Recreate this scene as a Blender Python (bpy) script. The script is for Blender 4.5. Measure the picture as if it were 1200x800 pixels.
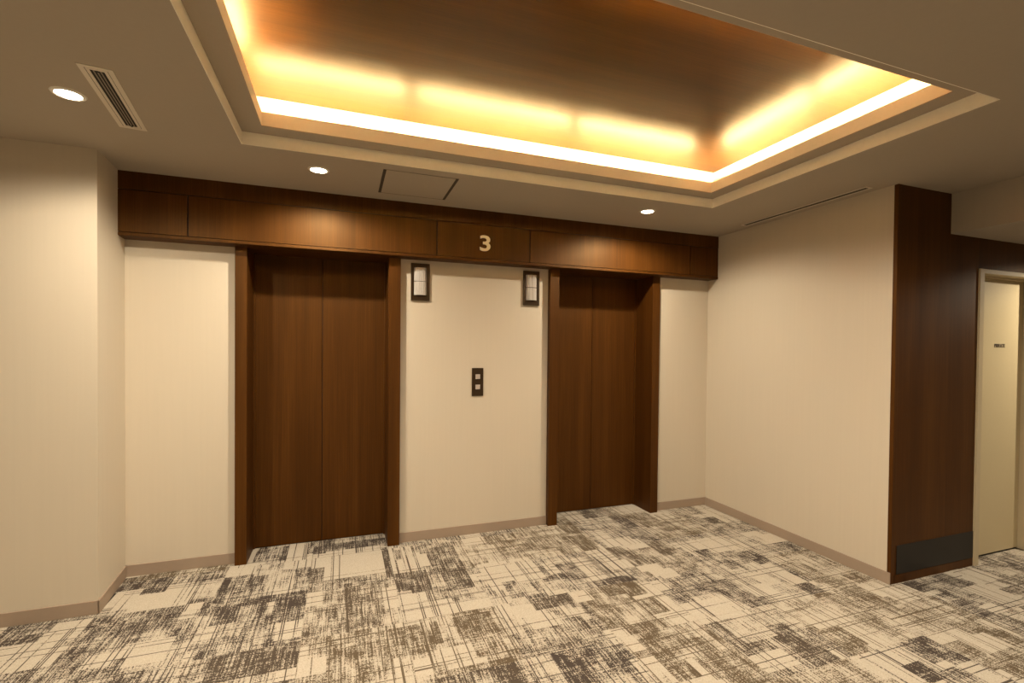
import bpy, bmesh, math, random
from mathutils import Matrix, Vector

scene = bpy.context.scene
for o in list(bpy.data.objects):
    bpy.data.objects.remove(o)
COL = scene.collection

# ------------------------------------------------------------------ camera
YAW, PITCH, ROLL = 0.3525, -0.0142, 0.0095
FPX, PPX, PPY = 569.1626, 10.8521, 17.3031
cam_data = bpy.data.cameras.new('camera')
cam_data.sensor_fit = 'HORIZONTAL'
cam_data.sensor_width = 36.0
cam_data.lens = FPX / 1200.0 * 36.0
cam_data.shift_x = -PPX / 1200.0
cam_data.shift_y = PPY / 1200.0
cam_data.clip_start = 0.02
cam = bpy.data.objects.new('camera', cam_data)
COL.objects.link(cam)
scene.camera = cam
cyw, syw = math.cos(YAW), math.sin(YAW)
cp, sp = math.cos(PITCH), math.sin(PITCH)
cr, sr = math.cos(ROLL), math.sin(ROLL)
fwd, right, up = Vector((syw, cyw, 0)), Vector((cyw, -syw, 0)), Vector((0, 0, 1))
f2, u2 = fwd * cp + up * sp, up * cp - fwd * sp
r3, u3 = right * cr + u2 * sr, u2 * cr - right * sr
rot = Matrix((r3, u3, -f2)).transposed().to_4x4()
cam.matrix_world = Matrix.Translation((-0.4598, -3.6981, 1.4521)) @ rot

# ------------------------------------------------------------------ world, exposure
world = bpy.data.worlds.new('world')
scene.world = world
world.use_nodes = True
world.node_tree.nodes['Background'].inputs[0].default_value = (1.0, 0.8, 0.6, 1)
world.node_tree.nodes['Background'].inputs[1].default_value = 0.02
scene.view_settings.view_transform = 'Standard'
scene.view_settings.look = 'None'
scene.view_settings.gamma = 1.0
scene.view_settings.use_curve_mapping = False
scene.view_settings.exposure = 0.0

# light levels of the fittings (the lamps themselves are built below)
WARM = (1.0, 0.86, 0.66)
DOWNLIGHT_W = 136.0
COVE_STRENGTH = 265.0
COVE_COLOR = (1.0, 0.73, 0.34)

# ------------------------------------------------------------------ measurements (metres)
H = 2.5                                  # ceiling
XL, XR = -1.735, 2.769                   # lift wall, left and right corner
XP, YP = -1.697, -0.459                  # corner of the wall jutting out on the left
YW = -1.662                              # plane of the timber clad wall
YB, ZB = -0.129, 2.115                   # bulkhead front and underside
YJ, YD = -0.048, 0.226                   # jamb front, lift door plane
JAMBS = ((-1.126, -1.056, -0.147, -0.062), (1.131, 1.212, 2.123, 2.199))
RL, RR, RF, RN = -0.953, 2.077, -0.826, -2.481   # ceiling recess
Z1, Z2, Z3 = 2.565, 2.638, 2.785          # ledge, lip top, timber ceiling
INSET, TROUGH = 0.105, 0.165
XS, ZS = 3.292, 2.238                    # dropped ceiling over the passage
XWEST, XEAST, YREAR = -3.2, 6.2, -5.7
BASE_H, BASE_T = 0.072, 0.008


# ------------------------------------------------------------------ materials
def new_mat(name):
    m = bpy.data.materials.new(name)
    m.use_nodes = True
    nt = m.node_tree
    return m, nt, nt.nodes['Principled BSDF']


def N(nt, kind, **kw):
    n = nt.nodes.new(kind)
    for k, v in kw.items():
        setattr(n, k, v)
    return n


def math_node(nt, op, a, b=None, c=None, clamp=False):
    n = nt.nodes.new('ShaderNodeMath')
    n.operation = op
    n.use_clamp = clamp
    for i, v in enumerate((a, b, c)):
        if v is None:
            continue
        if isinstance(v, (int, float)):
            n.inputs[i].default_value = v
        else:
            nt.links.new(v, n.inputs[i])
    return n.outputs[0]


def scaled(nt, coord, sc):
    m = nt.nodes.new('ShaderNodeMapping')
    m.inputs['Scale'].default_value = sc
    nt.links.new(coord, m.inputs['Vector'])
    return m.outputs[0]


def noise(nt, vec, scale=1.0, detail=2.0, rough=0.5):
    n = nt.nodes.new('ShaderNodeTexNoise')
    n.inputs['Scale'].default_value = scale
    n.inputs['Detail'].default_value = detail
    n.inputs['Roughness'].default_value = rough
    nt.links.new(vec, n.inputs['Vector'])
    return n.outputs['Fac']


def ramp(nt, fac, stops, interp='LINEAR'):
    r = nt.nodes.new('ShaderNodeValToRGB')
    r.color_ramp.interpolation = interp
    el = r.color_ramp.elements
    while len(el) > 1:
        el.remove(el[-1])
    el[0].position, el[0].color = stops[0][0], (*stops[0][1], 1)
    for p, c in stops[1:]:
        e = el.new(p)
        e.color = (*c, 1)
    nt.links.new(fac, r.inputs[0])
    return r.outputs[0]


def bump(nt, bsdf, height, strength, dist):
    b = nt.nodes.new('ShaderNodeBump')
    b.inputs['Strength'].default_value = strength
    b.inputs['Distance'].default_value = dist
    nt.links.new(height, b.inputs['Height'])
    nt.links.new(b.outputs[0], bsdf.inputs['Normal'])


def plain(name, color, rough=0.5, metal=0.0, spec=0.5):
    m, nt, b = new_mat(name)
    g = N(nt, 'ShaderNodeTexCoord').outputs['Object']
    n = noise(nt, g, 60, 2)
    c = ramp(nt, n, [(0.3, tuple(v * 0.985 for v in color)), (0.7, tuple(min(1, v * 1.012) for v in color))])
    nt.links.new(c, b.inputs['Base Color'])
    b.inputs['Roughness'].default_value = rough
    b.inputs['Metallic'].default_value = metal
    b.inputs['Specular IOR Level'].default_value = spec
    return m


def wallpaper(name, color, strength=0.25):
    m, nt, b = new_mat(name)
    g = N(nt, 'ShaderNodeTexCoord').outputs['Object']
    streak = noise(nt, scaled(nt, g, (60, 60, 1.5)), 1.0, 3)
    weave = noise(nt, scaled(nt, g, (500, 500, 260)), 1.0, 2)
    s = math_node(nt, 'ADD', math_node(nt, 'MULTIPLY', streak, 0.6), math_node(nt, 'MULTIPLY', weave, 0.4))
    c = ramp(nt, s, [(0.3, tuple(v * 0.98 for v in color)), (0.7, tuple(v * 1.015 for v in color))])
    nt.links.new(c, b.inputs['Base Color'])
    b.inputs['Roughness'].default_value = 0.75
    b.inputs['Specular IOR Level'].default_value = 0.25
    bump(nt, b, weave, strength, 0.0006)
    return m


def wood(name, dark, mid, light, axis='Z', rough=0.50, spec=0.32, coat=0.0, tint=(1.0, 0.69, 0.36)):
    m, nt, b = new_mat(name)
    g = N(nt, 'ShaderNodeTexCoord').outputs['Object']
    rnd = N(nt, 'ShaderNodeObjectInfo').outputs['Random']
    off = N(nt, 'ShaderNodeVectorMath', operation='ADD')
    nt.links.new(g, off.inputs[0])
    comb = N(nt, 'ShaderNodeCombineXYZ')
    k = math_node(nt, 'MULTIPLY', rnd, 37.0)
    for i in range(3):
        nt.links.new(k, comb.inputs[i])
    nt.links.new(comb.outputs[0], off.inputs[1])
    v = off.outputs[0]
    if axis == 'Z':
        a, f, w = (14, 14, 0.5), (190, 190, 2.2), (3, 3, 0.25)
    else:
        a, f, w = (0.5, 14, 14), (3.5, 190, 190), (0.3, 3, 3)
    broad = noise(nt, scaled(nt, v, a), 1.0, 4, 0.6)
    fine = noise(nt, scaled(nt, v, f), 1.0, 3, 0.6)
    wide = noise(nt, scaled(nt, v, w), 1.0, 1)
    s = math_node(nt, 'ADD', math_node(nt, 'MULTIPLY', broad, 0.40),
                  math_node(nt, 'ADD', math_node(nt, 'MULTIPLY', fine, 0.38), math_node(nt, 'MULTIPLY', wide, 0.22)))
    c = ramp(nt, s, [(0.30, dark), (0.5, mid), (0.70, light)])
    nt.links.new(c, b.inputs['Base Color'])
    b.inputs['Roughness'].default_value = rough
    b.inputs['Specular IOR Level'].default_value = spec
    b.inputs['Coat Weight'].default_value = coat
    b.inputs['Specular Tint'].default_value = (*tint, 1)     # warm sheen of the stained figure
    bump(nt, b, fine, 0.12, 0.0008)
    return m


def emitter(name, color, strength):
    m, nt, b = new_mat(name)
    b.inputs['Base Color'].default_value = (0.9, 0.88, 0.84, 1)
    b.inputs['Emission Color'].default_value = (*color, 1)
    b.inputs['Emission Strength'].default_value = strength
    return m


def carpet():
    """cut pile carpet tile: cream ground, brown cross hatched weave; the weave density is stored on the tile mesh"""
    m, nt, b = new_mat('carpet weave')
    g = N(nt, 'ShaderNodeTexCoord').outputs['Object']
    at = N(nt, 'ShaderNodeAttribute', attribute_name='weave', attribute_type='GEOMETRY')
    sep = N(nt, 'ShaderNodeSeparateColor')
    nt.links.new(at.outputs['Color'], sep.inputs[0])
    dens, tint = sep.outputs[0], sep.outputs[1]
    rnd = N(nt, 'ShaderNodeObjectInfo').outputs['Random']
    comb = N(nt, 'ShaderNodeCombineXYZ')
    k = math_node(nt, 'MULTIPLY', rnd, 91.0)
    nt.links.new(k, comb.inputs[0]); nt.links.new(k, comb.inputs[1])
    addv = N(nt, 'ShaderNodeVectorMath', operation='ADD')
    nt.links.new(g, addv.inputs[0]); nt.links.new(comb.outputs[0], addv.inputs[1])
    v = addv.outputs[0]
    # tuft grid
    snap = N(nt, 'ShaderNodeVectorMath', operation='SNAP')
    snap.inputs[1].default_value = (0.0036, 0.0036, 1.0)
    nt.links.new(v, snap.inputs[0])
    wn = N(nt, 'ShaderNodeTexWhiteNoise', noise_dimensions='2D')
    nt.links.new(snap.outputs[0], wn.inputs['Vector'])
    tuft = wn.outputs['Value']
    sy_ = noise(nt, scaled(nt, v, (120, 5.0, 1)), 1.0, 2.0, 0.55)       # threads running along the depth
    sx_ = noise(nt, scaled(nt, v, (7, 130, 1)), 1.0, 2.0, 0.55)       # threads running across
    cloud = noise(nt, v, 11.0, 2)
    sy2 = math_node(nt, 'MULTIPLY', math_node(nt, 'SUBTRACT', sy_, 0.5), 2.5)
    sx2 = math_node(nt, 'MULTIPLY', math_node(nt, 'SUBTRACT', sx_, 0.5), 1.45)
    tf2 = math_node(nt, 'MULTIPLY', math_node(nt, 'SUBTRACT', tuft, 0.5), 0.85)
    cl2 = math_node(nt, 'MULTIPLY', math_node(nt, 'SUBTRACT', cloud, 0.5), 1.5)
    amp = math_node(nt, 'MINIMUM', math_node(nt, 'MULTIPLY_ADD', dens, 2.2, 0.12), 1.0)
    tot = math_node(nt, 'ADD', math_node(nt, 'ADD', sy2, sx2), math_node(nt, 'ADD', tf2, cl2))
    val = math_node(nt, 'MULTIPLY_ADD', tot, amp, dens)
    mr = N(nt, 'ShaderNodeMapRange', interpolation_type='SMOOTHSTEP')
    mr.inputs['From Min'].default_value = 0.40
    mr.inputs['From Max'].default_value = 0.66
    nt.links.new(val, mr.inputs['Value'])
    # sparse single threads, long, in both directions, present on the bare ground too
    def threads(axis, step, keep, along):
        sp_ = N(nt, 'ShaderNodeSeparateXYZ')
        nt.links.new(v, sp_.inputs[0])
        q = math_node(nt, 'FLOOR', math_node(nt, 'DIVIDE', sp_.outputs[axis], step))
        w1 = N(nt, 'ShaderNodeTexWhiteNoise', noise_dimensions='1D')
        nt.links.new(q, w1.inputs['W'])
        on = math_node(nt, 'GREATER_THAN', w1.outputs['Value'], keep)
        brk = noise(nt, scaled(nt, v, along), 1.0, 1)
        return math_node(nt, 'MULTIPLY', on, math_node(nt, 'GREATER_THAN', math_node(nt, 'MULTIPLY_ADD', tuft, 0.25, brk), 0.53))
    t1 = threads(0, 0.0055, 0.90, (30, 3.0, 1))
    t2 = threads(1, 0.0055, 0.935, (3.0, 30, 1))
    lines = math_node(nt, 'MULTIPLY', math_node(nt, 'MAXIMUM', t1, t2), 0.95)
    mask = math_node(nt, 'MAXIMUM', mr.outputs[0], lines, clamp=True)
    ground = ramp(nt, tuft, [(0.0, (0.41, 0.36, 0.288)), (1.0, (0.52, 0.46, 0.37))])
    ydark = N(nt, 'ShaderNodeMix', data_type='RGBA')
    nt.links.new(tint, ydark.inputs['Factor'])
    ydark.inputs[6].default_value = (0.056, 0.044, 0.038, 1)
    ydark.inputs[7].default_value = (0.118, 0.088, 0.054, 1)
    mix = N(nt, 'ShaderNodeMix', data_type='RGBA')
    nt.links.new(mask, mix.inputs['Factor'])
    nt.links.new(ground, mix.inputs[6])
    nt.links.new(ydark.outputs[2], mix.inputs[7])
    nt.links.new(mix.outputs[2], b.inputs['Base Color'])
    b.inputs['Roughness'].default_value = 0.95
    b.inputs['Specular IOR Level'].default_value = 0.1
    bump(nt, b, tuft, 0.5, 0.002)
    return m


M = {
    'wall': wallpaper('cream wallpaper', (0.57, 0.50, 0.395)),
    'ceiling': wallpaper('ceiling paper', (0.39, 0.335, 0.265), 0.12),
    'cove': plain('cove paint', (0.92, 0.87, 0.76), 0.7),
    'base': plain('taupe skirting vinyl', (0.33, 0.25, 0.185), 0.5),
    'wood': wood('walnut veneer', (0.030, 0.0088, 0.0008), (0.056, 0.0180, 0.0021), (0.092, 0.034, 0.0052)),
    'wood_x': wood('gloss timber ceiling sheet', (0.034, 0.0108, 0.0010), (0.062, 0.0208, 0.0022), (0.098, 0.036, 0.0046), 'X', 0.38, 0.22, tint=(1.0, 0.84, 0.58)),
    'seam': plain('dark seam', (0.010, 0.006, 0.004), 0.8),
    'door_cream': plain('cream painted steel', (0.57, 0.475, 0.29), 0.42),
    'frame_cream': plain('cream frame steel', (0.52, 0.43, 0.28), 0.4),
    'kick': plain('dark grey kick plate', (0.013, 0.0105, 0.0085), 0.45, 0.0, 0.3),
    'bronze': plain('dark bronze plate', (0.040, 0.022, 0.009), 0.42, 0.3, 0.3),
    'acrylic': plain('frosted acrylic', (0.52, 0.48, 0.44), 0.22),
    'silver': plain('brushed steel', (0.68, 0.66, 0.62), 0.32, 1.0),
    'button': plain('satin button', (0.58, 0.50, 0.44), 0.3, 0.4),
    'vent': plain('cream vent paint', (0.62, 0.55, 0.45), 0.5),
    'slat': plain('vent slat', (0.20, 0.155, 0.11), 0.5),
    'black': plain('black void', (0.008, 0.006, 0.005), 0.9),
    'ring': plain('white lamp trim', (0.78, 0.74, 0.66), 0.4),
    'lamp': emitter('downlight lens', (1.0, 0.90, 0.72), 30.0),
    'led': emitter('led diffuser', COVE_COLOR, COVE_STRENGTH),
    'gap': plain('shadow gap', (0.05, 0.036, 0.024), 0.9),
    'ink': plain('dark grey lettering', (0.09, 0.07, 0.05), 0.6),
    'slab': plain('floor slab', (0.05, 0.045, 0.04), 0.9),
    'carpet': carpet(),
}


# ------------------------------------------------------------------ mesh helpers
def link(name, mesh, mat, parent=None):
    o = bpy.data.objects.new(name, mesh)
    COL.objects.link(o)
    if mat:
        mesh.materials.append(mat)
    if parent:
        o.parent = parent
    return o


def tag(o, label, cat=None, group=None, kind=None):
    o['label'] = label
    if cat:
        o['category'] = cat
    if group:
        o['group'] = group
    if kind:
        o['kind'] = kind
    return o


def empty(name, loc=(0, 0, 0)):
    e = bpy.data.objects.new(name, None)
    e.empty_display_size = 0.05
    COL.objects.link(e)
    e.location = loc
    return e


def bm_box(bm, x0, x1, y0, y1, z0, z1):
    vs = [bm.verts.new(p) for p in ((x0, y0, z0), (x1, y0, z0), (x1, y1, z0), (x0, y1, z0),
                                    (x0, y0, z1), (x1, y0, z1), (x1, y1, z1), (x0, y1, z1))]
    for f in ((3, 2, 1, 0), (4, 5, 6, 7), (0, 1, 5, 4), (1, 2, 6, 5), (2, 3, 7, 6), (3, 0, 4, 7)):
        bm.faces.new([vs[i] for i in f])


def finish(name, bm, mat, parent=None, bevel=0.0, origin=None, smooth=False):
    if bevel:
        bmesh.ops.bevel(bm, geom=list(bm.edges), offset=bevel, segments=2, affect='EDGES', profile=0.5)
    bmesh.ops.recalc_face_normals(bm, faces=list(bm.faces))
    if origin:
        bmesh.ops.translate(bm, verts=list(bm.verts), vec=[-c for c in origin])
    me = bpy.data.meshes.new(name)
    bm.to_mesh(me)
    bm.free()
    if smooth:
        for p in me.polygons:
            p.use_smooth = True
    o = link(name, me, mat, parent)
    if origin:
        o.location = origin
    return o


def boxes(name, bxs, mat, parent=None, bevel=0.0, origin=None):
    bm = bmesh.new()
    for b in bxs:
        bm_box(bm, *b)
    return finish(name, bm, mat, parent, bevel, origin)


def box(name, x0, x1, y0, y1, z0, z1, mat, parent=None, bevel=0.0):
    return boxes(name, [(x0, x1, y0, y1, z0, z1)], mat, parent, bevel)


def prism(name, poly, z0, z1, mat, parent=None):
    bm = bmesh.new()
    lo = [bm.verts.new((x, y, z0)) for x, y in poly]
    hi = [bm.verts.new((x, y, z1)) for x, y in poly]
    n = len(poly)
    bm.faces.new(lo[::-1]); bm.faces.new(hi)
    for i in range(n):
        bm.faces.new((lo[i], lo[(i + 1) % n], hi[(i + 1) % n], hi[i]))
    return finish(name, bm, mat, parent)


def frame(name, inner, outer, z0, z1, mat, parent=None, bevel=0.0):
    """a flat rectangular ring, x0 x1 y0 y1"""
    bm = bmesh.new()
    def loop(r, z):
        x0, x1, y0, y1 = r
        return [bm.verts.new(p) for p in ((x0, y0, z), (x1, y0, z), (x1, y1, z), (x0, y1, z))]
    a, b, c, d = loop(inner, z0), loop(outer, z0), loop(inner, z1), loop(outer, z1)
    for i in range(4):
        j = (i + 1) % 4
        bm.faces.new((a[i], a[j], b[j], b[i]))
        bm.faces.new((c[i], d[i], d[j], c[j]))
        bm.faces.new((a[i], c[i], c[j], a[j]))
        bm.faces.new((b[i], b[j], d[j], d[i]))
    return finish(name, bm, mat, parent, bevel)


def lathe(name, prof, mat, parent=None, seg=32):
    """profile (r, z) spun round Z"""
    bm = bmesh.new()
    rings = []
    for r, z in prof:
        rings.append([bm.verts.new((r * math.cos(2 * math.pi * i / seg), r * math.sin(2 * math.pi * i / seg), z)) for i in range(seg)]
                     if r > 1e-6 else [bm.verts.new((0, 0, z))])
    for a, b in zip(rings, rings[1:]):
        for i in range(seg):
            j = (i + 1) % seg
            if len(a) == 1 and len(b) == 1:
                continue
            if len(a) == 1:
                bm.faces.new((a[0], b[i], b[j]))
            elif len(b) == 1:
                bm.faces.new((a[i], b[0], a[j]))
            else:
                bm.faces.new((a[i], b[i], b[j], a[j]))
    return finish(name, bm, mat, parent, smooth=False)


def text_mesh(name, body, width, height, depth, mat, bold=0.0, parent=None):
    """lettering as a solid mesh in the XZ plane, facing -Y, centred on its origin"""
    cu = bpy.data.curves.new(name, 'FONT')
    cu.body = body
    cu.extrude = 0.5
    cu.offset = bold
    tmp = bpy.data.objects.new(name, cu)
    COL.objects.link(tmp)
    dg = bpy.context.evaluated_depsgraph_get()
    me = bpy.data.meshes.new_from_object(tmp.evaluated_get(dg))
    bpy.data.objects.remove(tmp)
    me.name = name
    xs = [v.co.x for v in me.vertices]; ys = [v.co.y for v in me.vertices]; zs = [v.co.z for v in me.vertices]
    for v in me.vertices:
        x = (v.co.x - (min(xs) + max(xs)) / 2) / (max(xs) - min(xs)) * width
        y = (v.co.y - (min(ys) + max(ys)) / 2) / (max(ys) - min(ys)) * height
        z = (v.co.z - min(zs)) / (max(zs) - min(zs)) * depth
        v.co = (x, -z, y)
    me.materials.clear()
    return link(name, me, mat, parent)

PATCHES = [
    (-2.06,-1.87,-0.69,-0.48,0.6), (-1.86,-1.68,-0.71,-0.51,0.1), (-1.61,-1.44,-0.28,0,0.75), 
    (-1.72,-1.62,-0.22,-0.03,0.75), (-1.71,-1.56,-0.48,-0.22,0.08), (-1.57,-1.4,-0.51,-0.37,0.08), 
    (-1.53,-1.29,-0.74,-0.49,0.65), (-1.68,-1.61,-0.96,-0.52,0.6), (-1.65,-1.52,-0.7,-0.53,0.55), 
    (-1.46,-1.22,-1.03,-0.84,0.08), (-1.57,-1.44,-1,-0.88,0.1), (-1.46,-1.38,-1.11,-0.97,0.6), 
    (-0.67,-0.15,-0.04,0.15,0.75), (-0.55,-0.21,-0.41,0,0.06), (-0.19,-0.16,-0.55,-0.06,0.8), 
    (-1.15,-1.1,-0.56,-0.23,0.9), (-0.84,-0.8,-0.06,0.2,0.8), (-1.04,-0.95,-0.04,0.17,0.6), 
    (-0.99,-0.83,-0.64,-0.53,0.8), (-1.1,-0.98,-0.81,-0.57,0.75), (-0.89,-0.84,-0.79,-0.64,0.8), 
    (-0.82,-0.65,-0.87,-0.53,0.7), (-1.13,-1.05,-0.93,-0.79,0.05), (-0.78,-0.66,-1.06,-0.9,0.12), 
    (-1.02,-0.65,-1.28,-1.08,0.75), (-0.67,-0.56,-0.78,-0.58,0.15), (-0.65,-0.54,-0.98,-0.76,0.35), 
    (-0.45,-0.4,-0.87,-0.56,0.8), (-0.39,-0.23,-1.09,-0.52,0.45), (-0.51,-0.3,-1.31,-0.99,0.5), 
    (-0.39,-0.32,-1.3,-1.08,0.7), (-0.14,0.02,-0.53,-0.08,0.15), (-0.12,-0.07,-0.31,-0.12,0.45), 
    (0.12,0.3,-0.58,-0.17,0.62), (-0.15,0.06,-0.79,-0.52,0.7), (0.16,0.32,-0.83,-0.53,0.75), 
    (0.01,0.13,-0.96,-0.74,0.45), (-0.13,-0.06,-0.91,-0.77,0.03), (0.05,0.33,-1.08,-0.95,0.08), 
    (-0.14,0.13,-1.11,-0.92,0.12), (-0.15,-0.09,-1.35,-1.15,0.6), (-0.04,0.02,-1.33,-1.14,0.7), 
    (0.1,0.3,-1.34,-1.14,0.78), (0.13,0.22,-1.52,-1.28,0.5), (-0.14,-0.07,-1.53,-1.41,0.03), 
    (-0.01,0.18,-1.66,-1.54,0.6), (0.2,0.29,-1.74,-1.56,0.8), (0.35,0.45,-1.22,-1.08,0.04), 
    (0.34,0.37,-1.5,-1.23,0.65), (0.39,0.76,-0.89,-0.55,0.05), (0.46,0.54,-1.06,-0.86,0.5), 
    (0.56,0.69,-1.22,-1.06,0.75), (-0.44,-0.4,-0.93,-0.57,0.75), (-0.38,-0.27,-1.04,-0.45,0.5), 
    (-0.4,-0.33,-1.52,-1.1,0.65), (-0.31,-0.24,-1.56,-1.09,0.35), (1.51,1.64,0.01,0.23,0.75), 
    (1.72,1.85,-0.3,0.01,0.65), (1.95,2.08,0,0.16,0.1), (1.4,1.53,-0.62,-0.25,0.08), 
    (1.21,1.33,-0.24,-0.03,0.75), (1.19,1.32,-0.57,-0.29,0.8), (1.89,2.02,-0.36,-0.05,0.65), 
    (1.35,1.48,-0.8,-0.6,0.65), (1.67,1.79,-0.83,-0.59,0.7), (1.78,1.91,-1.02,-0.85,0.6), 
    (1.03,1.16,-0.68,-0.24,0.45), (0.97,1.09,-1,-0.69,0.06), (0.8,0.94,-0.84,-0.68,0.06), 
    (0.88,1.01,-0.97,-0.71,0.6), (1.13,1.26,-1.24,-0.99,0.8), (1,1.13,-1.22,-1,0.7), 
    (0.69,0.81,-1.23,-1.07,0.78), (0.79,0.93,-1.22,-1.08,0.05), (1.66,1.79,-1.13,-0.83,0.4), 
    (1.49,1.68,-1.37,-1.17,0.55), (1.35,1.48,-1.44,-1.27,0.5), (1.34,1.68,-1.62,-1.44,0.04), 
    (2.46,2.59,-0.46,-0.29,0.7), (2.12,2.25,-0.65,-0.49,0.6), (2.31,2.44,-0.2,-0.04,0.4), 
    (2.59,2.8,-0.29,0.03,0.1), (2.2,2.33,-1.05,-0.96,0.7), (1.98,2.11,-1.18,-1.04,0.6), 
    (1.92,2.05,-0.97,-0.83,0.5), (2.07,2.2,-0.94,-0.67,0.12), (1.14,1.27,-1.47,-1.3,0.6), 
    (1.06,1.19,-1.66,-1.51,0.55), (0.97,1.1,-1.76,-1.52,0.65), (0.95,1.08,-1.81,-1.63,0.7), 
    (0.81,0.94,-1.73,-1.52,0.05), (0.55,0.69,-1.75,-1.5,0.5), (0.47,0.6,-1.83,-1.57,0.75), 
    (0.62,0.75,-1.77,-1.56,0.5), (0.64,0.76,-1.46,-1.33,0.6), (0.71,0.84,-1.79,-1.64,0.65), 
    (0.72,0.84,-1.86,-1.76,0.55), (0.79,0.92,-1.87,-1.77,0.08), (1.15,1.27,-1.88,-1.7,0.55), 
    (0.93,1.06,-1.98,-1.83,0.6), (1.32,1.45,-1.89,-1.63,0.6), (2.22,2.35,-1.17,-0.95,0.7), 
    (2.35,2.48,-1.21,-1.09,0.05), (2.32,2.45,-1.48,-1.21,0.55), (2.18,2.31,-1.62,-1.48,0.7), 
    (2.58,2.71,-1.6,-1.47,0.6), (2.44,2.56,-1.75,-1.6,0.65), (1.9,2.16,-1.9,-1.74,0.04), 
    (1.65,1.77,-1.89,-1.74,0.6), (1.62,1.75,-2.08,-1.86,0.72), (1.9,2.03,-2.04,-1.89,0.72), 
    (2.18,2.31,-2.06,-1.84,0.5), (1.84,2.09,-2.24,-2.14,0.05), (1.35,1.54,-2.06,-1.92,0.15), 
    (1.97,2.1,-2.34,-2.23,0.8), (2.02,2.15,-1.44,-1.25,0.12), (1.42,1.55,-1.91,-1.82,0.6), 
    (2.83,2.96,-1.8,-1.69,0.8), (3.13,3.26,-1.85,-1.68,0.75), (3.01,3.14,-2,-1.82,0.5), 
    (3.42,3.54,-1.86,-1.69,0.05), (3.85,3.98,-1.7,-1.6,0.5), (3.34,3.47,-2,-1.91,0.6), 
    (3.14,3.27,-2.08,-1.97,0.12), (2.96,3.08,-2.09,-1.99,0.12), (2.62,2.75,-2.19,-2.1,0.6), 
    (2.69,2.82,-2.28,-2.17,0.7), (2.24,2.37,-2.24,-2.1,0.75), (2.34,2.47,-2.38,-2.18,0.55), 
    (2.61,2.79,-2.06,-1.84,0.35), 
]

# ------------------------------------------------------------------ floor and carpet tiles
floor = box('floor', XWEST, XEAST, YREAR, 0.30, -0.10, -0.006, M['slab'])
tag(floor, 'carpet tiled lift lobby floor with cream and brown cross hatched weave', kind='structure')

TILE, TX0, TY0 = 0.5, -0.15, -0.59
AREAS = [(XL, XR, YW, 0.0), (XWEST, XEAST, YREAR, YW),
         (XWEST, XL, YW, YP)] + [(j[1], j[2], 0.0, YD) for j in JAMBS] + [(3.646, 4.29, YW, -1.59)]


def in_floor(x, y):
    if XL <= x <= XP and YP < y < 0 and (x - XP) * (0 - YP) < (XL - XP) * (y - YP):
        return False
    return any(a <= x <= b and c <= y <= d for a, b, c, d in AREAS)


def weave(x, y, rs):
    v = None
    for a, b, c, d, k in PATCHES:
        if a <= x <= b and c <= y <= d:
            v = k
    if v is None:
        # blocks of a plain, a hatched and a dense weave, 8 to 25 cm across
        bx, by = math.floor(x / 0.17 + 0.3 * math.floor(y / 0.25)), math.floor(y / 0.23)
        r = random.Random(bx * 7919 + by * 104729 + 17).random()
        v = 0.08 if r < 0.20 else 0.26 if r < 0.50 else 0.41 if r < 0.84 else 0.58
    return v * 1.07


def cuts(lo, hi, n, extra):
    s = [lo + (hi - lo) * i / n for i in range(n + 1)]
    for e in extra:
        if lo < e < hi:
            s = [q for q in s if abs(q - e) > 0.006 or q in (lo, hi)] + [e]
    return sorted(s)


EX = [XL, XP, XR] + [j[i] for j in JAMBS for i in (1, 2)] + [3.646, 4.29]
EY = [0.0, YW, YP, YD, -1.59]
GAP = 0.0004
ti = 0
for ix in range(-7, 14):
    for iy in range(-7, 2):
        x0, y0 = TX0 + ix * TILE, TY0 + iy * TILE
        x1, y1 = x0 + TILE, y0 + TILE
        cx0, cx1 = max(x0 + GAP, XWEST), min(x1 - GAP, XEAST)
        cy0, cy1 = max(y0 + GAP, YREAR), min(y1 - GAP, 0.3)
        if cx1 - cx0 < 0.02 or cy1 - cy0 < 0.02:
            continue
        far = y0 < -3.3 or x0 > 4.6 or x0 < -2.4
        n = 3 if far else 12
        xs, ys = cuts(cx0, cx1, n, EX), cuts(cy0, cy1, n, EY)
        vid, verts, faces, cols = {}, [], [], []
        ox, oy = (x0 + x1) / 2, (y0 + y1) / 2
        def vert(i, j):
            if (i, j) not in vid:
                vid[(i, j)] = len(verts)
                verts.append((xs[i] - ox, ys[j] - oy, 0.0))
            return vid[(i, j)]
        rt = random.Random(ix * 131 + iy * 7 + 3)
        base_tint = rt.choice((0.1, 0.3, 0.5, 0.8))
        edge = {}
        for i in range(len(xs) - 1):
            for j in range(len(ys) - 1):
                mx, my = (xs[i] + xs[i + 1]) / 2, (ys[j] + ys[j + 1]) / 2
                if not in_floor(mx, my):
                    continue
                q = (vert(i, j), vert(i + 1, j), vert(i + 1, j + 1), vert(i, j + 1))
                faces.append(q)
                cols.append((weave(mx, my, rt), base_tint))
                for a, b in zip(q, q[1:] + q[:1]):
                    key = (min(a, b), max(a, b))
                    edge.setdefault(key, []).append((a, b))
        if not faces:
            continue
        for es in list(edge.values()):                       # the cut edge of the tile
            if len(es) == 1:
                a, b = es[0]
                k = len(verts)
                verts += [(verts[a][0], verts[a][1], -0.006), (verts[b][0], verts[b][1], -0.006)]
                faces.append((b, a, k, k + 1))
                cols.append((0.3, base_tint))
        me = bpy.data.meshes.new('carpet_tile')
        me.from_pydata(verts, [], faces)
        at = me.color_attributes.new('weave', 'FLOAT_COLOR', 'CORNER')
        for p, c in zip(me.polygons, cols):
            for li in p.loop_indices:
                at.data[li].color = (c[0], c[1], 0, 1)
        t = link('carpet_tile', me, M['carpet'], floor)
        t.location = (ox, oy, 0)

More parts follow.
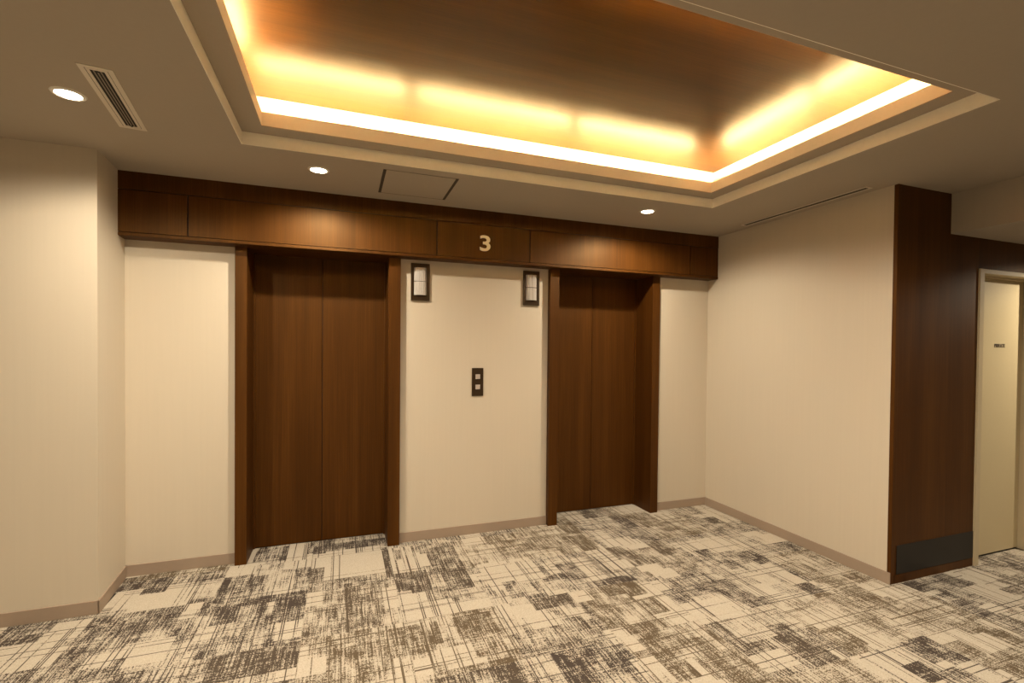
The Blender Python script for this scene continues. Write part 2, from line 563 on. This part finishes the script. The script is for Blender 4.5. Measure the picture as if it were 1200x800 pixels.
# ------------------------------------------------------------------ ceiling with its stepped, lit recess
IN = (RL + INSET, RR - INSET, RN + INSET, RF - INSET)                  # inside of the lip
LO = (IN[0] - 0.018, IN[1] + 0.018, IN[2] - 0.018, IN[3] + 0.018)
BK = (IN[0] - TROUGH, IN[1] + TROUGH, IN[2] - TROUGH, IN[3] + TROUGH)  # back of the cove
ceil = frame('ceiling', (RL - 0.003, RR + 0.003, RN - 0.003, RF + 0.003), (XWEST, XEAST, YREAR, 0.30), H, Z1, M['ceiling'])
tag(ceil, 'dim cream papered ceiling around a stepped recess lit from a cove', kind='structure')
frame('recess_ledge', IN, (RL - 0.25, RR + 0.25, RN - 0.25, RF + 0.25), Z1, Z1 + 0.003, M['ceiling'], ceil)
frame('recess_riser', (RL, RR, RN, RF), (RL - 0.003, RR + 0.003, RN - 0.003, RF + 0.003), H, Z1, M['cove'], ceil)
frame('cove_lip', IN, LO, Z1 + 0.003, Z2, M['cove'], ceil)
frame('cove_back', BK, (BK[0] - 0.02, BK[1] + 0.02, BK[2] - 0.02, BK[3] + 0.02), Z1 + 0.003, Z3, M['cove'], ceil)
box('timber_sheet', BK[0] - 0.02, BK[1] + 0.02, BK[2] - 0.02, BK[3] + 0.02, Z3, Z3 + 0.02, M['wood_x'], ceil)

soffit = box('soffit', XS, XEAST, YREAR, YW, ZS, H, M['ceiling'])
tag(soffit, 'lower cream soffit over the passage at the right', kind='structure')

# ------------------------------------------------------------------ walls
wl = prism('wall_left', [(XP, YP), (XL, 0.0), (XL, 0.26), (XWEST, 0.26), (XWEST, YP)], 0, H, M['wall'])
tag(wl, 'cream papered wall block jutting forward at the left', kind='structure')
J = JAMBS
wb = boxes('wall_back', [(XL, J[0][0], 0, 0.26, 0, H), (J[0][3], J[1][0], 0, 0.26, 0, H), (J[1][3], XR, 0, 0.26, 0, H),
                         (J[0][0], J[0][3], 0, 0.26, ZB + 0.004, H), (J[1][0], J[1][3], 0, 0.26, ZB + 0.004, H)], M['wall'])
tag(wb, 'cream papered wall with the two lift openings', kind='structure')
wr = box('wall_right', XR, XR + 0.2, YW + 0.022, 0.26, 0, H, M['wall'])
tag(wr, 'plain cream papered wall right of the lifts', kind='structure')
w4 = box('wall_rear', XWEST, XEAST, YREAR - 0.1, YREAR, 0, H, M['wall'])
tag(w4, 'cream wall behind the viewer, across the lobby', kind='structure')
w5 = box('wall_west', XWEST - 0.1, XWEST, YREAR - 0.1, YP, 0, H, M['wall'])
tag(w5, 'cream wall closing the lobby beyond the left edge', kind='structure')
w6 = box('wall_east', XEAST, XEAST + 0.1, YREAR - 0.1, YW + 0.1, 0, H, M['wall'])
tag(w6, 'cream wall at the far end of the passage', kind='structure')


def skirting(name, x0, x1, y0, y1, label):
    o = boxes(name, [(x0, x1, y0, y1, 0.0005, BASE_H)], M['base'], None)
    return tag(o, label, kind='structure')


skirting('baseboard_back', XL, J[0][0], -BASE_T, 0, 'taupe skirting left of the left lift')
skirting('baseboard_back', J[0][3], J[1][0], -BASE_T, 0, 'taupe skirting between the two lifts')
skirting('baseboard_back', J[1][3], XR, -BASE_T, 0, 'taupe skirting right of the right lift')
skirting('baseboard_right', XR - BASE_T, XR, YW + 0.0, 0, 'taupe skirting along the plain right wall')
skirting('baseboard_left', XWEST, XP, YP - BASE_T, YP, 'taupe skirting on the front of the left wall block')
n_ = Vector((0 - YP, XP - XL, 0)).normalized() * BASE_T
bl = prism('baseboard_left', [(XP, YP), (XP + n_.x, YP - BASE_T), (XL + n_.x, 0), (XL, 0)], 0.0005, BASE_H, M['base'])
tag(bl, 'short taupe skirting on the return of the left wall block', kind='structure')

# ------------------------------------------------------------------ timber bulkhead over the lifts
bk = box('trim_1', -1.752, XR, YB + 0.008, 0, ZB + 0.002, H, M['seam'])
tag(bk, 'dark walnut bulkhead of panels running above both lifts', kind='structure')
seams = [-1.752, -1.368, 0.186, 0.917, 2.455, XR]
for a, b in zip(seams, seams[1:]):
    box('wood_panel', a + 0.004, b - 0.004, YB, YB + 0.008, ZB + 0.022, 2.388, M['wood'], bk)
box('top_rail', -1.752, XR, YB + 0.001, YB + 0.008, 2.393, H, M['wood'], bk)
box('bottom_rail', -1.752, XR, YB, YB + 0.008, ZB, ZB + 0.018, M['wood'], bk)
box('underside_board', -1.752, XR, YB + 0.008, 0.0, ZB - 0.002, ZB + 0.002, M['wood'], bk)

# ------------------------------------------------------------------ lift doors
for k, (a, b, c, d) in enumerate(JAMBS):
    e = empty('door_%d' % (k + 1), ((b + c) / 2, YD, 0))
    tag(e, ('wider looking left lift entrance with two walnut sliding leaves beside the left wall',
            'right lift entrance with two walnut sliding leaves nearer the plain right wall')[k], kind='structure')
    def part(name, x0, x1, y0, y1, z0, z1, mat, bev=0.0):
        o = boxes(name, [(x0 - e.location.x, x1 - e.location.x, y0 - YD, y1 - YD, z0, z1)], mat, e, bev)
        return o
    zt = ZB - 0.003
    part('jamb', a, b, YJ, 0.26, 0.0005, zt, M['wood'], 0.0015)
    part('jamb', c, d, YJ, 0.26, 0.0005, zt, M['wood'], 0.0015)
    m_ = (b + c) / 2
    part('door_leaf', b + 0.002, m_ - 0.0018, YD, YD + 0.03, 0.004, zt, M['wood'], 0.001)
    part('door_leaf', m_ + 0.0018, c - 0.002, YD, YD + 0.03, 0.004, zt, M['wood'], 0.001)
    part('soffit_board', b, c, 0.0, 0.26, zt, ZB + 0.0035, M['wood'])
    part('leaf_backing', b, c, YD + 0.032, YD + 0.034, 0.0005, zt, M['black'])
    part('stile', b, b + 0.010, YD - 0.016, YD - 0.002, 0.0005, zt, M['wood'], 0.001)
    part('stile', c - 0.010, c, YD - 0.016, YD - 0.002, 0.0005, zt, M['wood'], 0.001)

# ------------------------------------------------------------------ timber clad wall and service door
FX0, FX1, FX2, FX3, FZ0, FZ1 = 3.598, 3.646, 4.29, 4.338, 2.0, 2.03
DY = -1.59
wh = boxes('wall_hall', [(XR + 0.2, FX0, YW + 0.022, YW + 0.2, 0, H), (FX0, FX3, YW + 0.022, YW + 0.2, FZ1, H),
                         (FX3, XEAST, YW + 0.022, YW + 0.2, 0, H), (FX0, FX3, YW + 0.15, YW + 0.2, 0, FZ1)], M['seam'])
tag(wh, 'dark walnut clad wall around the cream service door', kind='structure')
box('edge_strip', XR, XR + 0.030, YW - 0.002, YW + 0.022, 0.0005, H, M['wood'], wh, 0.001)
box('wood_panel', XR + 0.031, XS, YW, YW + 0.022, 0.0005, H, M['wood'], wh)
box('wood_panel', XS, FX0, YW, YW + 0.022, 0.0005, ZS, M['wood'], wh)
box('wood_panel', FX0, FX3, YW, YW + 0.022, FZ1, ZS, M['wood'], wh)
box('wood_panel', FX3, XEAST, YW, YW + 0.022, 0.0005, ZS, M['wood'], wh)
kp = box('kick_plate', XR + 0.05, FX0 - 0.001, YW - 0.004, YW, 0.056, 0.238, M['kick'], wh, 0.001)
kp['label'] = 'dark grey kick plate'
box('plinth', XR + 0.031, FX0 - 0.001, YW - 0.003, YW, 0.0005, 0.054, M['wood'], wh)

sd = empty('door_3', ((FX1 + FX2) / 2, DY, 0))
tag(sd, 'cream steel service door lettered PRIVATE in the walnut wall', kind='structure')
def dpart(name, x0, x1, y0, y1, z0, z1, mat, parent=sd, bev=0.0):
    return boxes(name, [(x0 - sd.location.x, x1 - sd.location.x, y0 - DY, y1 - DY, z0, z1)], mat, parent, bev)
dpart('frame_post', FX0, FX1, YW - 0.012, YW + 0.12, 0.0005, FZ0, M['frame_cream'], bev=0.0015)
dpart('frame_post', FX2, FX3, YW - 0.012, YW + 0.12, 0.0005, FZ0, M['frame_cream'], bev=0.0015)
dpart('frame_head', FX0, FX3, YW - 0.012, YW + 0.12, FZ0, FZ1, M['frame_cream'], bev=0.0015)
dpart('frame_stop', FX1, FX2, DY - 0.03, DY - 0.012, FZ0 - 0.014, FZ0, M['frame_cream'])
leaf = dpart('door_leaf', FX1 + 0.003, FX2 - 0.006, DY, DY + 0.035, 0.010, FZ0 - 0.004, M['door_cream'], bev=0.001)
lt = text_mesh('lettering', 'PRIVATE', 0.128, 0.026, 0.002, M['ink'], 0.0, sd)
lt.location = (4.008 - sd.location.x, -0.0005, 1.512)
lt['label'] = 'small dark PRIVATE lettering'

# ------------------------------------------------------------------ floor number, hall lanterns, call buttons
num = text_mesh('floor_number', '3', 0.082, 0.118, 0.008, M['silver'], 0.014)
num.location = (0.551, YB, 2.253)
tag(num, 'brushed steel numeral 3 on the walnut bulkhead', 'number sign')


def ribbed_lens(name, w, h, depth, mat, parent):
    """bowed frosted lens with upright flutes, facing -Y"""
    bm = bmesh.new()
    n = 36
    fr, bk_ = [], []
    prof = []
    for i in range(n + 1):
        t = i / n * 2 - 1
        y = -depth * (1 - abs(t) ** 4) - (0.0022 if i % 4 in (1, 2) else 0.0)
        prof.append((t * w / 2, y))
    lo = [bm.verts.new((x, y, -h / 2)) for x, y in prof]
    hi = [bm.verts.new((x, y, h / 2)) for x, y in prof]
    for i in range(n):
        bm.faces.new((lo[i], lo[i + 1], hi[i + 1], hi[i]))
    bm.faces.new(hi); bm.faces.new(lo[::-1]); bm.faces.new((lo[0], hi[0], hi[n], lo[n]))
    return finish(name, bm, mat, parent)


for x0, lab in ((0.016, 'bronze framed hall lantern nearer the left lift, two frosted lenses'),
                (0.910, 'bronze framed hall lantern nearer the right lift, two frosted lenses')):
    e = empty('hall_lantern', (x0 + 0.069, 0, 1.811))
    tag(e, lab, 'lift lantern', 'hall lanterns between the lifts')
    boxes('back_plate', [(-0.069, 0.069, -0.006, 0, 0, 0.277)], M['bronze'], e, 0.001)
    frame_b = boxes('rim', [(-0.069, -0.050, -0.014, -0.006, 0, 0.277), (0.050, 0.069, -0.014, -0.006, 0, 0.277),
                            (-0.050, 0.050, -0.014, -0.006, 0, 0.036), (-0.050, 0.050, -0.014, -0.006, 0.246, 0.277)], M['bronze'], e)
    u = ribbed_lens('lens', 0.094, 0.100, 0.024, M['acrylic'], e)
    u.location = (0, -0.0062, 0.194)
    l = ribbed_lens('lens', 0.094, 0.100, 0.024, M['acrylic'], e)
    l.location = (0, -0.0062, 0.090)
    boxes('divider', [(-0.047, 0.047, -0.026, -0.006, 0.1402, 0.1438)], M['bronze'], e)

e = empty('call_button_panel', (0.536, 0, 1.083))
tag(e, 'dark bronze lift call plate with two square buttons', 'button panel')
boxes('face_plate', [(-0.046, 0.046, -0.006, 0, 0, 0.22)], M['bronze'], e, 0.0012)
for zc in (0.152, 0.071):
    q = boxes('button_bezel', [(-0.022, 0.022, -0.008, -0.006, zc - 0.022, zc + 0.022)], M['bronze'], e)
    boxes('button', [(-0.0185, 0.0185, -0.0115, -0.008, zc - 0.0185, zc + 0.0185)], M['button'], q, 0.001)

# ------------------------------------------------------------------ ceiling fittings
def downlight(x, y, z, label, group='recessed downlights', power=DOWNLIGHT_W, size=164.0, blend=0.35):
    e = empty('downlight', (x, y, z))
    tag(e, label, 'ceiling light', group)
    lathe('trim_ring', [(0.043, -0.001), (0.046, -0.005), (0.056, -0.004), (0.060, 0.0), (0.043, 0.0), (0.043, -0.001)], M['ring'], e)
    lathe('lens', [(0.0, -0.0016), (0.043, -0.0016), (0.043, 0.0), (0.0, 0.0)], M['lamp'], e)
    ld = bpy.data.lights.new('downlight_beam', 'SPOT')
    ld.energy = power
    ld.color = WARM
    ld.spot_size = math.radians(size)
    ld.spot_blend = blend
    ld.shadow_soft_size = 0.025
    ld.use_nodes = True                                   # photometric curve of the reflector: a softened cosine
    nt = ld.node_tree
    em = nt.nodes['Emission']
    tc = nt.nodes.new('ShaderNodeTexCoord')
    sx = nt.nodes.new('ShaderNodeSeparateXYZ')
    nt.links.new(tc.outputs['Normal'], sx.inputs[0])
    cz = math_node(nt, 'ABSOLUTE', sx.outputs[2])
    nt.links.new(math_node(nt, 'POWER', cz, 1.0), em.inputs['Strength'])
    lo_ = bpy.data.objects.new('downlight_beam', ld)
    COL.objects.link(lo_)
    lo_.parent = e
    lo_.location = (0, 0, -0.012)
    return e


downlight(-1.539, -1.124, H, 'round glowing downlight beside the slatted air vent, leftmost', power=DOWNLIGHT_W * 0.85)
downlight(-0.597, -0.575, H, 'round glowing downlight in front of the left lift')
downlight(1.691, -0.575, H, 'round glowing downlight in front of the right lift')
downlight(-0.597, -2.74, H, 'round downlight overhead on the viewer side of the recess, left', power=DOWNLIGHT_W * 1.35)
downlight(1.85, -2.74, H, 'round downlight on the viewer side of the recess, right', power=DOWNLIGHT_W * 1.35)
downlight(-1.539, -3.6, H, 'round downlight behind the viewer near the left wall')
downlight(0.55, -4.4, H, 'round downlight behind the viewer in the middle')
downlight(4.6, -2.15, ZS, 'round downlight in the lower soffit outside the service door')

# air vent by the leftmost downlight
def vent(name, cx, cy, ln, wd, ang, label, nslat, margin, inner=None):
    e = empty(name, (cx, cy, H))
    e.rotation_euler = (0, 0, ang)
    tag(e, label, 'air vent')
    o, i1 = (-wd / 2, wd / 2, -ln / 2, ln / 2), None
    i1 = (-wd / 2 + margin, wd / 2 - margin, -ln / 2 + margin, ln / 2 - margin)
    frame('outer_frame', i1, o, -0.0026, 0, M['vent'], e)
    i2 = (i1[0] + 0.0022, i1[1] - 0.0022, i1[2] + 0.0022, i1[3] - 0.0022)
    g = inner or margin * 0.62
    i3 = (i2[0] + g, i2[1] - g, i2[2] + g, i2[3] - g)
    frame('inner_frame', i3, i2, -0.0023, 0, M['vent'], e)
    boxes('duct', [(i1[0], i1[1], i1[2], i1[3], -0.0012, 0)], M['black'], e)
    w = i3[1] - i3[0]
    for k in range(nslat):
        x = i3[0] + w * (k + 1) / (nslat + 1)
        boxes('slat', [(x - w * 0.055, x + w * 0.055, i3[2], i3[3], -0.0021, -0.0012)], M['slat'], e)
    return e, i3


v, i3 = vent('air_vent', -1.376, -1.123, 0.588, 0.108, math.radians(7.0),
             'cream ceiling air vent with dark slats beside the leftmost downlight', 3, 0.018)
for sy in (i3[2] + 0.004, i3[3] - 0.004):
    boxes('screw', [(-0.004, 0.004, sy - 0.004, sy + 0.004, -0.0045, -0.002)], M['black'], v)
vent('slot_diffuser', 2.668, -1.04, 1.03, 0.062, 0.0, 'long narrow slot diffuser in the ceiling along the right wall', 1, 0.008, 0.004)

# access hatch
hx0, hx1, hy0, hy1 = -0.238, 0.209, -0.735, -0.287
e = empty('access_hatch', (0, 0, H))
tag(e, 'square papered access hatch in the ceiling above the lifts', 'ceiling hatch')
boxes('hatch_panel', [(hx0, hx1, hy0, hy1, -0.002, 0)], M['ceiling'], e)
boxes('side_gap', [(hx0 - 0.002, hx0 + 0.016, hy0, hy1, -0.0026, -0.002)], M['gap'], e)
boxes('side_gap', [(hx1 - 0.016, hx1 + 0.002, hy0, hy1, -0.0026, -0.002)], M['gap'], e)
boxes('edge_gap', [(hx0, hx1, hy1 - 0.003, hy1, -0.0026, -0.002)], M['gap'], e)
boxes('edge_gap', [(hx0, hx1, hy0, hy0 + 0.002, -0.0026, -0.002)], M['gap'], e)

# led battens lying in the cove trough
def batten(cx, cy, ln, along_x, label):
    e = empty('cove_light', (cx, cy, Z1 + 0.003))
    e.rotation_euler = (0, 0, 0 if along_x else math.pi / 2)
    tag(e, label, 'strip light', 'led battens in the ceiling cove')
    boxes('housing', [(-ln / 2, ln / 2, -0.014, 0.014, 0.0, 0.033)], M['vent'], e)
    boxes('diffuser', [(-ln / 2 + 0.006, ln / 2 - 0.006, -0.011, 0.011, 0.033, 0.043)], M['led'], e)


def run(a, b, n, gap):
    L = (b - a - gap * (n - 1)) / n
    return [(a + L / 2 + i * (L + gap), L) for i in range(n)]


off = 0.085
for yy, side in ((IN[3] + off, 'lift side'), (IN[2] - off, 'viewer side')):
    for q, (c_, L) in enumerate(((-0.505, 0.77), (0.425, 0.98), (1.43, 0.92))):
        batten(c_, yy, L, True, 'warm led batten hidden in the cove, %s, %s from the left' % (side, ('first', 'second', 'third')[q]))
for xx, side in ((IN[0] - off, 'left side'), (IN[1] + off, 'right side')):
    for q, (c_, L) in enumerate(run(IN[2] + 0.02, IN[3] - 0.02, 2, 0.05)):
        batten(xx, c_, L, False, 'warm led batten hidden in the cove, %s, %s half' % (side, ('nearer', 'farther')[q]))
